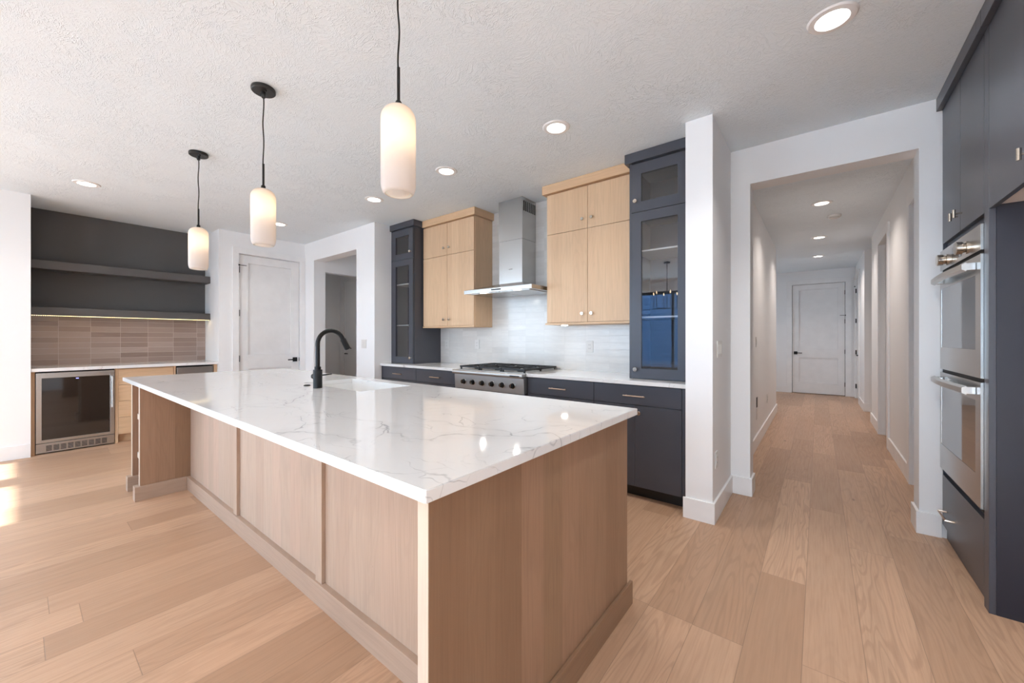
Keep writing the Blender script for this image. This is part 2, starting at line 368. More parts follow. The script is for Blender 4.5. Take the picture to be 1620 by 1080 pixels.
for i, (a, b) in enumerate(WIN+[FILL_WIN]):
    z0 = .02 if i < 3 else .3
    fr = boxes('window_%d' % (i+1), [(a+.002, a+.05, -4.1, -4.03, z0, 2.438), (b-.05, b-.002, -4.1, -4.03, z0, 2.438), (a+.05, b-.05, -4.1, -4.03, z0, z0+.06), (a+.05, b-.05, -4.1, -4.03, 2.37, 2.438)]
          + ([((a+b)/2-.03, (a+b)/2+.03, -4.1, -4.03, z0+.06, 2.37)] if i >= 2 else []), 'black', kind='structure')
    boxes('pane', [(a+.05, b-.05, -4.07, -4.064, z0+.06, 2.37)], 'wglass', fr)
    portal(a+.05, b-.05, z0+.06, 2.37, -4.12)
fr = boxes('window_5', [(-6.58, -6.51, -3.398, -3.34, .302, 2.438), (-6.58, -6.51, -.96, -.902, .302, 2.438), (-6.58, -6.51, -3.34, -.96, .302, .36), (-6.58, -6.51, -3.34, -.96, 2.38, 2.438), (-6.58, -6.51, -2.18, -2.12, .36, 2.38)], 'black', kind='structure')  # unseen left-wall window, added for fill daylight
boxes('pane', [(-6.55, -6.544, -3.34, -.96, .36, 2.38)], 'wglass', fr)
o = light('window_daylight', 'AREA', (-6.6, -2.15, 1.37), 1, rot=(PI/2, 0, -PI/2), shape='RECTANGLE', size=2.38, size_y=2.02); o.data.cycles.is_portal = True

fr = boxes('window_6', [(-2.18, -2.12, 9.402, 9.44, 1.202, 2.198), (-2.18, -2.12, 9.96, 9.998, 1.202, 2.198), (-2.18, -2.12, 9.44, 9.96, 1.202, 1.24), (-2.18, -2.12, 9.44, 9.96, 2.16, 2.198)], 'black', kind='structure')
boxes('pane', [(-2.153, -2.147, 9.44, 9.96, 1.24, 2.16)], 'wglass', fr)
o = light('window_daylight', 'AREA', (-2.21, 9.7, 1.7), 1, rot=(PI/2, 0, -PI/2), shape='RECTANGLE', size=.52, size_y=.92); o.data.cycles.is_portal = True

def baseboard(name, segs):
    """segs: (x0,x1,y0,y1) strips .14 high"""
    bm = bmesh.new()
    for s in segs: box(bm, *s, 0, .14, bev=.002)
    obj(name, bm, 'trim', kind='structure')
t = .015
baseboard('baseboard_column', [(-.742, -.557+t, 2.878-t, 2.878), (-.557, -.557+t, 2.878, 3.568-t)])
baseboard('baseboard_header', [(-.557, -.423+t, 3.568-t, 3.568), (-.423, -.423+t, 3.568, 3.74), (.505-t, .603, 3.568-t, 3.568), (.505-t, .505, 3.568, 3.74)])
baseboard('baseboard_hall_left', [(-.56, -.56+t, 3.74, 7.9), (-2.1, -.56+t, 7.9, 7.9+t)])
baseboard('baseboard_hall_end', [(-2.1, -.575, 10.93-t, 10.93), (.549, .60, 10.93-t, 10.93)])
baseboard('baseboard_hall_right', [(.62-t, .62, 4.795, 5.975), (.62-t, .62, 6.985, 7.86), (.61-t, 1.4, 8.88-t, 8.88), (.61-t, .61, 8.88, 9.80)])
baseboard('baseboard_left', [(-6.47, -6.47+t, -4.0, .086), (-6.47, -6.47+t, 1.715, 1.845)])
baseboard('baseboard_rear_left', [(-6.30, -6.165+t, 2.852-t, 2.852), (-6.165, -6.165+t, 2.852, 3.03), (-4.938-t, -4.505, 2.852-t, 2.852), (-4.938-t, -4.938, 2.852, 3.03)])

def casing(name, plane, axis, a0, a1, top, w=.1, d=.018, legs=(1, 1)):
    """door casing; axis 'x': wall face at X=plane pointing by sign of d; opening a0..a1 in Y"""
    bs = []
    if legs[0]: bs.append((a0-w, a0, 0, top))
    if legs[1]: bs.append((a1, a1+w, 0, top))
    bs.append((a0-(w if legs[0] else 0), a1+(w if legs[1] else 0), top, top+w))
    out = [(plane, plane+d, u0, u1, z0, z1) if axis == 'x' else (u0, u1, plane, plane+d, z0, z1) for u0, u1, z0, z1 in bs]
    boxes(name, out, 'trim', kind='structure', bev=.002)
casing('trim_1', -6.47, 'x', 1.943, 2.772, 2.45, w=.078)
casing('trim_2', 10.93, 'y', -.475, .449, 2.447, d=-.018)
casing('trim_3', .62, 'x', 3.86, 4.69, 2.37, d=-.018)
casing('trim_4', .62, 'x', 6.075, 6.885, 2.44, d=-.018)
casing('trim_5', .61, 'x', 9.90, 10.75, 2.447, d=-.018)
casing('trim_6', 4.40, 'y', -8.10, -7.25, 2.445, d=-.018)
boxes('trim_7', [(.665, .74, 6.868, 6.884, 0, 2.44), (.622, .74, 6.07, 6.086, 0, 2.44)], 'trim', kind='structure')

def door(name, axis, plane, out, a0, a1, top, hinge_at, lever_at, stop=None):
    """two-panel door; out = +1/-1 direction of the room; leaf set back 15 mm"""
    def T(u0, u1, d0, d1, z0, z1):   # d: distance out of wall plane
        A, B = plane+out*d0, plane+out*d1
        return (A, B, u0, u1, z0, z1) if axis == 'x' else (u0, u1, A, B, z0, z1)
    f = -.016; g = .0075; st = .115
    u0, u1 = a0+g, a1-g; z0, z1 = .012, top-g; zm0, zm1 = .80, 1.0; wdt = u1-u0
    bs = [T(u0, u0+st, f-.035, f, z0, z1), T(u1-st, u1, f-.035, f, z0, z1), T(u0+st, u1-st, f-.035, f, z0, z0+.235), T(u0+st, u1-st, f-.035, f, zm0, zm1), T(u0+st, u1-st, f-.035, f, z1-.115, z1)]
    d = boxes(name, bs, 'doorp', kind='structure')
    boxes('recessed_panel', [T(u0+st+.001, u1-st-.001, f-.034, f-.020, z0+.236, zm0-.001)], 'doorp', d)
    boxes('recessed_panel', [T(u0+st+.001, u1-st-.001, f-.034, f-.020, zm1+.001, z1-.116)], 'doorp', d)
    boxes('gap_shade_strip', [T(a0+.0005, a0+.02, f-.05, f-.036, 0.002, top-.001), T(a1-.02, a1-.0005, f-.05, f-.036, 0.002, top-.001), T(a0+.02, a1-.02, f-.05, f-.036, top-.03, top-.001)], 'flame', d)  # black strips behind the leaf stand in for the shade of the gap
    hs = 1 if hinge_at == a1 else -1
    for hz in (.25, .95, 1.60, 2.22):
        boxes('hinge', [T(hinge_at-.012, hinge_at+.012, -.008, .010, hz-.045, hz+.045)], 'black', d)
    if stop: boxes('hinge_stop', [T(hinge_at-.008, hinge_at+.008, .011, .03, stop, stop+.02), T(hinge_at-.09*hs, hinge_at-.008*hs, .02, .028, stop+.006, stop+.014)], 'black', d)
    s = -1 if lever_at > (a0+a1)/2 else 1
    bm = bmesh.new(); box(bm, *T(lever_at-.033, lever_at+.033, f, f+.010, .875, .941), bev=.002)
    box(bm, *T(lever_at-.011, lever_at+.011, f+.010, f+.045, .897, .919)); box(bm, *T(lever_at-.011 if s > 0 else lever_at-.12, lever_at+.12 if s > 0 else lever_at+.011, f+.045, f+.055, .899, .917), bev=.002)
    obj('lever_handle', bm, 'black', d)
    boxes('latch_plate', [T(lever_at-.062*s-.004, lever_at-.062*s+.004, f, f+.004, .88, .936)], 'black', d)
    return d
door('door_1', 'x', -6.47, 1, 1.943, 2.772, 2.445, 1.943, 2.705, 2.27)
door('door_2', 'y', 10.93, -1, -.475, .449, 2.445, .449, -.41, 1.72)
door('door_3', 'x', .61, -1, 9.90, 10.75, 2.445, 10.75, 9.97, 2.30)
door('door_4', 'y', 4.40, -1, -8.10, -7.25, 2.445, -7.25, -8.03)

struct('door_light_block', [(-.70, .70, 11.06, 11.12, 0, H), (.735, .80, 9.7, 10.92, 0, H), (-8.3, -7.0, 4.53, 4.6, 0, H), (-6.68, -6.605, 1.84, 2.85, 0, H)])  # slabs added behind closed doors to stop sky light leaking through the gaps
# outside: patio, blue lap-sided wing of the house
struct('floor_patio', [(-30, 20, -30, -4.25, -.3, -.12)], 'concrete')
struct('ground_side', [(-30, -2.25, 4.65, 20, -.3, -.12), (-30, -6.65, -4.25, -.25, -.3, -.12)], 'concrete')
bm = bmesh.new()
n = 26; pts = [(-7.4, -.1)]
for k in range(n):
    zz = -.1+k*.18; pts += [(-7.18, zz), (-7.205, zz+.18)]
pts += [(-7.4, -.1+n*.18)]
prism(bm, pts, 'x', -4.12, -2.1)
n = 20; pts = [(-7.4, -.1)]
for k in range(n):
    zz = -.1+k*.18; pts += [(-7.18, zz), (-7.205, zz+.18)]
pts += [(-7.4, -.1+n*.18)]
prism(bm, pts, 'x', -5.3, -4.121); obj('wall_neighbour', bm, 'siding', kind='structure')

# ------------------------------------------------------------------ ceiling lights
def can(x, y, label, hall=False, w=None, spread=130):
    t = thing('recessed_downlight', label, 'ceiling light', (x, y, H), 'recessed downlights')
    bm = bmesh.new(); lathe(bm, [(.062, -.003), (.066, -.010), (.090, -.008), (.097, -.001), (.062, -.001)], (x, y, H), seg=40, closed=False); obj('trim_ring', bm, 'trim', t, True)
    bm = bmesh.new(); lathe(bm, [(.0, -.004), (.064, -.004), (.064, -.002), (0, -.002)], (x, y, H), seg=40, closed=False); obj('diffuser', bm, 'diffh' if hall else 'diff', t)
    l = light('downlight_glow', 'AREA', (x, y, H-.012), w or (HALL_W if hall else CAN_W), HALL_COL if hall else CAN_COL, shape='DISK', size=.12, spread=math.radians(spread))
    l.parent = t; l.location = (0, 0, -.012)
for x, y, w, s in ((.05, 2.365, 9, 'round recessed ceiling light nearest the dark oven cabinets, largest in view'), (-1.466, 2.37, None, 'round recessed ceiling light in front of the right wooden wall cabinet'),
             (-2.622, 2.378, None, 'round recessed ceiling light in front of the steel hood'), (-3.772, 2.384, None, 'round recessed ceiling light behind the right pendant, near the left wooden wall cabinet'),
             (-5.578, .415, None, 'round recessed ceiling light before the dark bar niche, leftmost of the downlights'), (-5.566, 2.129, None, 'round recessed ceiling light by the white pantry door, half behind the middle pendant')):
    can(x, y, s, w=w, spread=120)
can(.028, 5.526, 'recessed ceiling light in the hallway, nearest the kitchen opening', True)
can(.007, 7.374, 'recessed ceiling light in the hallway, middle one behind the smoke detector', True)
can(-.009, 9.068, 'recessed ceiling light at the far end of the hallway before the end door', True, w=12)
for x, y, w, s in ((-5.5, -1.0, 2, 'added unseen ceiling light over the sitting area behind the camera, nearest the left wall'), (-3.6, -1.2, 7, 'added unseen ceiling light over the sitting area behind the camera, left of the chandelier'),
             (-1.3, -1.2, 12, 'added unseen ceiling light over the sitting area behind the camera, right of the chandelier'), (.2, -1.6, 20, 'added unseen ceiling light over the sitting area behind the camera, nearest the right wall'),
             (-5.5, -2.9, 3, 'added unseen ceiling light by the front windows, nearest the left wall'), (-3.6, -2.9, 8, 'added unseen ceiling light by the front windows, left of the chandelier'), (-1.3, -2.9, 14, 'added unseen ceiling light by the front windows, right of the chandelier')):
    can(x, y, s, w=w, spread=165)  # unseen downlights added behind the camera to brighten header and walls
can(-7.3, 3.65, 'added ceiling light to brighten the dim room beyond the passage, out of view', w=1.5)  # unseen lamp added to lift the dark view through the passage
t = thing('smoke_detector', 'round white smoke detector on the hallway ceiling between two downlights', 'smoke detector', (.151, 6.16, H))
bm = bmesh.new(); lathe(bm, [(0, -.001), (.068, -.001), (.068, -.018), (.06, -.030), (0, -.030)], (.151, 6.16, H), seg=32, closed=False); obj('housing', bm, 'plate', t, True)
bm = bmesh.new(); lathe(bm, [(.03, -.031), (.05, -.031), (.046, -.040), (.0, -.042)], (.151, 6.16, H), seg=32, closed=False); obj('sensor_cap', bm, 'plate', t, True)

# pendants
def pendant(x, y, label, wob):
    t = thing('pendant_lamp', label, 'pendant lamp', (x, y, H), 'opal glass pendants over the island')
    bm = bmesh.new(); lathe(bm, [(0, -.001), (.062, -.001), (.064, -.006), (.064, -.020), (.060, -.024), (0, -.024)], (x, y, H), seg=36, closed=False)
    obj('ceiling_canopy', bm, 'canopy', t, True)
    bm = bmesh.new()
    lathe(bm, [(.013, -.024), (.011, -.055), (.006, -.06), (0, -.06)], (x, y, H), seg=16, closed=False)
    for s in (-1, 1): lathe(bm, [(.006, -.024), (.006, -.034), (0, -.034)], (x+s*.035, y, H), seg=12, closed=False)
    obj('canopy_fittings', bm, 'canopy', t, True)
    bm = bmesh.new(); zs = [H-.058-(H-.058-2.285)*i/14 for i in range(15)]
    tube(bm, [(x+wob*.003*math.sin(i*.9), y+.002*math.sin(i*.7+1), z) for i, z in enumerate(zs)], .0035, 8); obj('cord', bm, 'black', t, True)
    bm = bmesh.new(); tube(bm, [(x, y, 2.29), (x, y, 2.15)], .006, 10); lathe(bm, [(.012, 0), (.012, .016), (.008, .022)], (x, y, 2.139), seg=16); obj('stem', bm, 'black', t, True)
    bm = bmesh.new(); R = .066; pr = [(.006, 2.140)]
    for k in range(1, 9):
        a = k/8*PI/2; pr.append((.016+(R-.016)*math.sin(a), 2.138-.052*(1-math.cos(a))))
    pr += [(R, 2.0), (R, 1.88), (R, 1.845)]
    for k in range(1, 7):
        a = k/6*PI/2; pr.append((R-.014*(1-math.cos(a)), 1.845-.045*math.sin(a)))
    pr += [(.0505, 1.7995), (.049, 1.802)]
    lathe(bm, pr, (x, y, 0), seg=44, closed=False); obj('glass_shade', bm, 'opal', t, True)
    bm = bmesh.new(); lathe(bm, [(.013, 2.138), (.013, 2.09), (.0, 2.09)], (x, y, 0), seg=16, closed=False); obj('lamp_socket', bm, 'plate', t, True)
    bm = bmesh.new(); lathe(bm, [(.0, 1.975), (.018, 1.983), (.027, 2.005), (.024, 2.035), (.013, 2.06), (.012, 2.09)], (x, y, 0), seg=20, closed=False); obj('bulb', bm, 'bulb', t, True)
    l = light('bulb_glow', 'POINT', (0, 0, 0), PEND_W, PEND_COL, shadow_soft_size=.028); l.parent = t; l.location = (0, 0, 2.0-H)
pendant(-1.277, .912, 'opal glass cylinder pendant, nearest and largest, its canopy out of view', 1)
pendant(-2.621, .914, 'opal glass cylinder pendant hanging between the other two over the island', .6)
pendant(-3.95, .908, 'opal glass cylinder pendant farthest away, seen against the dark bar niche', 1.2)

# ------------------------------------------------------------------ island
isl = thing('kitchen_island', 'long pale wooden kitchen island with recessed panelled front and open end shelves', 'kitchen island', (-2.4, 1.2, 0))
TB = .889   # underside of the top
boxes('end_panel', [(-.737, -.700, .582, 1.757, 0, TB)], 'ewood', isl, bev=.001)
boxes('edge_band', [(-.737, -.700, .5795, .5815, 0, TB)], 'band', isl)
boxes('edge_band', [(-4.127, -4.092, .5795, .5815, .109, TB)], 'band', isl)
boxes('edge_band', [(-4.44, -4.405, .5795, .5815, .119, TB)], 'band', isl)
boxes('front_panel', [(-1.80, -.738, .888, .906, .10, TB)], 'iwood', isl); boxes('front_panel', [(-2.935, -1.80, .888, .906, .10, TB)], 'iwood', isl); boxes('front_panel', [(-4.09, -2.935, .888, .906, .10, TB)], 'iwood', isl)
for a, b in ((-2.995, -2.935), (-1.866, -1.806)): boxes('stile', [(a, b, .870, .888, .104, TB)], 'iwood', isl, bev=.001)
boxes('front_baseboard', [(-4.090, -.738, .862, .888, 0, .104)], 'iwoodh', isl, bev=.001)
boxes('end_baseboard', [(-.699, -.685, .566, 1.785, 0, .106)], 'iwoodh_shaded', isl, bev=.001)
boxes('carcass', [(-4.13, -.74, .91, 1.72, .0, .65), (-4.13, -3.0, .91, 1.72, .65, TB), (-2.1, -.74, .91, 1.72, .65, TB)], 'iwood', isl)
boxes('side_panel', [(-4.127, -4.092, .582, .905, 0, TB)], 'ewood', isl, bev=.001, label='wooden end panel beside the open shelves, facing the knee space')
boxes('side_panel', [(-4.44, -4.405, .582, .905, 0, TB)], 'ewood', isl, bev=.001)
boxes('shelf_back', [(-4.404, -4.128, .885, .905, 0, TB)], 'iwood', isl)
for z in (.60, .285): boxes('open_shelf', [(-4.404, -4.128, .61, .884, z-.022, z+.022)], 'band', isl, bev=.001)
boxes('left_panel', [(-4.44, -4.405, .906, 1.757, 0, TB)], 'iwood', isl)
boxes('foot_rail', [(-4.091, -4.074, .550, .861, 0, .108), (-4.150, -4.091, .550, .579, 0, .108)], 'iwoodh', isl, bev=.001)
boxes('foot_rail', [(-4.404, -4.385, .550, .62, 0, .118), (-4.462, -4.404, .550, .579, 0, .118)], 'iwoodh', isl, bev=.001)
def slab_hole(bm, o, h, z0, z1):
    def ring(r, z): return [bm.verts.new(p) for p in ((r[0], r[2], z), (r[1], r[2], z), (r[1], r[3], z), (r[0], r[3], z))]
    ot, it, ob, ib = ring(o, z1), ring(h, z1), ring(o, z0), ring(h, z0)
    for i in range(4):
        j = (i+1) % 4
        bm.faces.new((ot[i], ot[j], it[j], it[i])); bm.faces.new((ob[j], ob[i], ib[i], ib[j]))
        bm.faces.new((ob[i], ob[j], ot[j], ot[i])); bm.faces.new((ib[j], ib[i], it[i], it[j]))
SX0, SX1, SY0, SY1 = -2.93, -2.18, 1.285, 1.655
bm = bmesh.new(); slab_hole(bm, (-4.512, -.655, .536, 1.766), (SX0, SX1, SY0, SY1), .8905, .92)
bmesh.ops.bevel(bm, geom=[e for e in bm.edges], offset=.0018, segments=2, affect='EDGES')
tag(obj('island_countertop', bm, 'quartz'), 'large white quartz top with grey veins lying on the wooden island', 'countertop')
sk = thing('undermount_sink', 'white undermount sink set in the island top behind the black faucet', 'sink', ((SX0+SX1)/2, (SY0+SY1)/2, .68))
a = .006; D = .67
bm = bmesh.new()
box(bm, SX0-.02, SX1+.02, SY0-.02, SY0-a+.002, D, .8895); box(bm, SX0-.02, SX1+.02, SY1+a-.002, SY1+.02, D, .8895)
box(bm, SX0-.02, SX0-a+.002, SY0-.004, SY1+.004, D, .8895); box(bm, SX1+a-.002, SX1+.02, SY0-.004, SY1+.004, D, .8895); box(bm, SX0-.02, SX1+.02, SY0-.02, SY1+.02, D-.012, D)
obj('basin', bm, 'porcelain', sk)
bm = bmesh.new(); lathe(bm, [(.0, .001), (.045, .001), (.045, .004), (.0, .006)], ((SX0+SX1)/2, (SY0+SY1)/2, D), closed=False); obj('drain', bm, 'steel', sk, True)
fx, fy = -2.557, 1.207
fc = thing('kitchen_faucet', 'matte black gooseneck pull-down faucet standing on the island', 'faucet', (fx, fy, .9205))
bm = bmesh.new(); lathe(bm, [(.0, 0), (.0275, 0), (.0275, .116), (.0255, .118), (0, .118)], (fx, fy, .9205), closed=False); obj('base_body', bm, 'black', fc, True)
bm = bmesh.new()
lathe(bm, [(.0195, .118), (.0195, .135), (.017, .138), (0, .138)], (fx, fy, .9205), seg=24, closed=False)
pts = [(fx, fy, 1.05), (fx, fy, 1.12), (fx, fy, 1.18)]
Rr = .088
for k in range(0, 15):
    a = PI - k/14*math.radians(158); pts.append((fx, fy+Rr+Rr*math.cos(a), 1.205+Rr*math.sin(a)))
tube(bm, pts, .0135, 18); obj('gooseneck_spout', bm, 'black', fc, True)
e = Vector(pts[-1]); dd = (e-Vector(pts[-2])).normalized()
bm = bmesh.new(); tube(bm, [e-dd*.004, e+dd*.002, e+dd*.004, e+dd*.075, e+dd*.078], [.0145, .0145, .018, .0195, .017], 18); tube(bm, [e+dd*.07+Vector((0, .016, 0)), e+dd*.075+Vector((0, .026, 0))], .004, 8)
obj('spray_head', bm, 'black', fc, True)
bm = bmesh.new(); tube(bm, [(fx-.024, fy, .992), (fx-.060, fy, .992), (fx-.062, fy, .992)], [.017, .017, .015], 20); tube(bm, [(fx-.046, fy+.014, .994), (fx-.046, fy+.115, 1.0)], [.005, .004], 10)
obj('side_handle', bm, 'black', fc, True)
bm = bmesh.new(); lathe(bm, [(0, 0), (.021, 0), (.021, .004), (.015, .007), (.0, .007)], (-2.729, 1.216, .9205), closed=False)
tag(obj('air_switch', bm, 'black', smooth=True), 'small flat black button on the island top beside the faucet', 'air switch')

# ------------------------------------------------------------------ hardware
def knob(parent, x, y, z, d, mat='chrome', r=.0155, ln=.028):
    """round cabinet knob, stands out along d"""
    bm = bmesh.new(); lathe(bm, [(0, 0), (.009, 0), (.0065, .006), (.006, ln-.012), (r*.85, ln-.010), (r, ln-.008), (r, ln-.002), (r*.9, ln), (0, ln)], (x, y, z), d, 22, closed=False)
    return obj('knob', bm, mat, parent, True)
def bar_pull(parent, c, along, out, ln=.17, mat='brass'):
    c = Vector(c); al = Vector(along); ou = Vector(out); bm = bmesh.new()
    tube(bm, [c+ou*.028-al*ln/2, c+ou*.028+al*ln/2], .0055, 12)
    for s in (-1, 1): tube(bm, [c+al*s*(ln/2-.018), c+ou*.026+al*s*(ln/2-.018)], .0045, 10)
    return obj('bar_handle', bm, mat, parent, True)

# ------------------------------------------------------------------ base cabinets on the range wall
YB = 2.955
def base_unit(x0, x1, label, drawers=True, knobs=()):
    t = thing('base_cabinet', label, 'base cabinet', ((x0+x1)/2, 3.25, 0), 'charcoal base cabinets under the rear counter')
    boxes('carcass', [(x0+.0005, x1-.0005, YB+.0215, 3.565, .095, .882 if drawers else .705)], 'dark', t)
    boxes('toe_board', [(x0+.0005, x1-.0005, 3.035, 3.055, 0, .094)], 'toe', t)
    g = .0018; xm = (x0+x1)/2
    if drawers:
        d = boxes('drawer', [(x0+g, x1-g, YB, YB+.02, .728, .876)], 'dark', t, bev=.001); bar_pull(d, (xm, YB, .797), (1, 0, 0), (0, -1, 0))
    zt = .723 if drawers else .70
    for i, (a, b) in enumerate(((x0+g, xm-g/2), (xm+g/2, x1-g))):
        d = boxes('cabinet_door', [(a, b, YB, YB+.02, .098, zt)], 'dark', t, bev=.001)
        knob(d, b-.035 if i == 0 else a+.035, YB, zt-.055, (0, -1, 0), 'brass')
base_unit(-4.481, -3.792, 'charcoal base cabinet farthest left, below the left tall glass cabinet')
base_unit(-3.792, -3.064, 'charcoal base cabinet just left of the steel rangetop')
base_unit(-3.064, -2.142, 'charcoal cabinet below the steel rangetop, mostly hidden by the island', drawers=False)
base_unit(-2.142, -1.463, 'charcoal base cabinet just right of the steel rangetop')
base_unit(-1.463, -.772, 'charcoal base cabinet farthest right, beside the white column')
solo('filler_strip', [(-4.504, -4.482, YB, 3.5, .0, .882)], 'dark', 'narrow charcoal filler strip left of the far left base cabinet', 'filler')
solo('filler_strip', [(-.771, -.729, YB+.004, 3.03, .094, .882), (-.771, -.729, 3.035, 3.05, 0, .094)], 'dark', 'narrow charcoal filler strip between base cabinet and white column', 'filler')
solo('rear_countertop', [(-4.504, -3.066, 2.930, 3.556, .884, .914)], 'quartz', 'white quartz countertop left of the steel rangetop', 'countertop', bev=.0015)
solo('rear_countertop', [(-2.140, -.729, 2.930, 3.556, .884, .914)], 'quartz', 'white quartz countertop right of the steel rangetop', 'countertop', bev=.0015)
solo('tile_backsplash', [(-4.504, -.729, 3.558, 3.5695, .885, H-.001)], 'tile', 'wall of glossy white stacked tiles behind range and hood', 'backsplash')

# rangetop
M['rsteel'] = steel('satin_range_steel', (.52, .515, .505), .42)
rg = thing('gas_rangetop', 'stainless steel gas rangetop with six knobs and black grates', 'cooktop', (-2.603, 3.2, .70))
X0, X1 = -3.062, -2.144
boxes('body', [(X0+.001, X1-.001, 2.92, 3.55, .72, .900)], 'rsteel', rg)
bm = bmesh.new(); prism(bm, [(2.905, .716), (2.919, .716), (2.919, .868), (2.895, .868)], 'x', X0, X1); obj('control_panel', bm, 'rsteel', rg)
bm = bmesh.new(); pp = [(2.919, .869), (2.872, .869)] + [(2.872-.012*math.sin(PI*k/6), .869+.040*(1-math.cos(PI*k/6))/2) for k in range(1, 6)] + [(2.872, .909), (2.919, .909)]
prism(bm, pp, 'x', X0-.004, X1+.004); obj('bullnose', bm, 'rsteel', rg, True)
boxes('top_pan', [(X0, X1, 2.92, 3.55, .9005, .912)], 'rsteel', rg)
boxes('rear_rail', [(X0, X1, 3.522, 3.55, .913, .925)], 'rsteel', rg)
boxes('badge', [(-2.28, -2.17, 2.8575, 2.8595, .884, .893)], 'black', rg)
for i in range(6):
    x = -2.926+i*.1302; bm = bmesh.new()
    lathe(bm, [(0, 0), (.027, 0), (.027, .004), (.022, .006), (.021, .030), (.019, .034), (0, .034)], (x, 2.903, .790), (0, -1, 0), 26, closed=False)
    k = obj('control_knob', bm, 'black', rg, True)
    bm = bmesh.new(); lathe(bm, [(.029, -.001), (.0295, .004), (.027, .005)], (x, 2.903, .790), (0, -1, 0), 26, closed=False); box(bm, x-.0035, x+.0035, 2.863, 2.870, .772, .812); obj('knob_ring', bm, 'chrome', k, True)
for gi in range(3):
    gx0 = -3.035+gi*.2905; gx1 = gx0+.283; bm = bmesh.new(); zt = .946
    for y in (2.955, 3.505): box(bm, gx0, gx1, y-.007, y+.007, .932, zt+.004)
    for x in (gx0+.007, gx1-.007): box(bm, x-.007, x+.007, 2.955, 3.505, .932, zt+.004)
    box(bm, gx0, gx1, 3.223, 3.237, .932, zt+.004)
    for yc in (3.092, 3.368):
        xm = (gx0+gx1)/2
        for dx, dy in ((1, 0), (-1, 0), (0, 1), (0, -1)):
            if dx: box(bm, xm+dx*.03, xm+dx*.138, yc-.005, yc+.005, .935, zt)
            else: box(bm, xm-.005, xm+.005, yc+dy*.03, yc+dy*.135, .935, zt)
        for dx in (-1, 1):
            box(bm, xm+dx*.075-.004, xm+dx*.075+.004, yc-.13, yc-.05, .935, zt); box(bm, xm+dx*.075-.004, xm+dx*.075+.004, yc+.05, yc+.13, .935, zt)
    for x in (gx0+.01, gx1-.01):
        for y in (2.96, 3.23, 3.5): box(bm, x-.007, x+.007, y-.007, y+.007, .9125, .935)
    obj('grate', bm, 'iron', rg)
    for yc in (3.092, 3.368):
        bm = bmesh.new(); lathe(bm, [(0, 0), (.045, 0), (.045, .008), (.030, .010), (.030, .016), (0, .018)], ((gx0+gx1)/2, yc, .9125), seg=24, closed=False); obj('burner', bm, 'iron', rg, True)

# hood
hd = thing('range_hood', 'stainless steel chimney range hood on the white tiled wall', 'range hood', (-2.60, 3.3, 1.72))
x0, x1, yf, yb = -3.055, -2.148, 3.03, 3.552
bm = bmesh.new(); box(bm, x0, x1, yf, yb, 1.722, 1.760)
c = [(x0, yf), (x1, yf), (x1, yb), (x0, yb)]; c2 = [(-2.785, 3.30), (-2.46, 3.30), (-2.46, yb), (-2.785, yb)]
A = [bm.verts.new((*p, 1.7605)) for p in c]; B = [bm.verts.new((*p, 1.838)) for p in c2]
bm.faces.new(A[::-1]); bm.faces.new(B)
for i in range(4): bm.faces.new((A[i], A[(i+1) % 4], B[(i+1) % 4], B[i]))
obj('canopy', bm, 'steel', hd)
boxes('chimney', [(-2.781, -2.464, 3.304, yb, 1.8385, 2.30)], 'steelv', hd)
ch = boxes('chimney', [(-2.785, -2.460, 3.300, yb, 2.301, H-.001)], 'steelv', hd)
boxes('vent_slots', [(-2.4598, -2.4585, 3.32+.033*i, 3.339+.033*i, 2.60, 2.705) for i in range(7)], 'toe', ch)
boxes('vent_slots', [(-2.7865, -2.7852, 3.32+.033*i, 3.339+.033*i, 2.60, 2.705) for i in range(7)], 'toe', ch)
boxes('control_strip', [(-2.66, -2.53, yf-.0015, yf-.0003, 1.736, 1.748)], 'flame', hd)
boxes('badge', [(-2.645, -2.595, 3.3025, 3.3038, 1.985, 1.991)], 'slot', hd)
boxes('grease_filter', [(x0+.06, -2.605, yf+.05, yb-.05, 1.717, 1.7215), (-2.595, x1-.06, yf+.05, yb-.05, 1.717, 1.7215)], 'steel', hd)
for x in (-2.80, -2.35):
    bm = bmesh.new(); lathe(bm, [(0, -.002), (.028, -.002), (.028, 0), (0, 0)], (x, yf+.028, 1.7205), closed=False); obj('hood_lamp', bm, 'diff', hd)
    l = light('hood_lamp_glow', 'AREA', (0, 0, 0), 1.2, (1, .95, .88), shape='DISK', size=.05); l.parent = hd; l.location = Vector((x, yf+.028, 1.716))-hd.location

# ------------------------------------------------------------------ wall cabinets
YW = 3.24
def wall_cab(x0, x1, cx0, cx1, label, doorx):
    t = thing('wall_cabinet', label, 'wall cabinet', ((x0+x1)/2, 3.4, 1.373), 'pale wooden wall cabinets')
    boxes('carcass', [(x0, x1, YW+.0215, 3.556, 1.391, 2.655)], 'wood', t, bev=.001)
    boxes('bottom_trim', [(x0-.004, x1, YW-.004, 3.556, 1.373, 1.390)], 'woodh', t)
    boxes('crown', [(cx0, cx1, 3.214, 3.556, 2.656, H-.002)], 'woodh', t, bev=.002)
    a, b = doorx; m = (a+b)/2; g = .0018
    for i, (p, q) in enumerate(((a, m-g), (m+g, b))):
        kx = q-.045 if i == 0 else p+.045
        d = boxes('cabinet_door', [(p, q, YW, YW+.02, 1.394, 2.253)], 'wood', t, bev=.001); knob(d, kx, YW, 1.471, (0, -1, 0))
        d = boxes('cabinet_door', [(p, q, YW, YW+.02, 2.257, 2.646)], 'wood', t, bev=.001); knob(d, kx, YW, 2.343, (0, -1, 0))
wall_cab(-4.008, -3.103, -3.998, -3.075, 'pale wooden wall cabinet left of the steel hood', (-4.006, -3.108))
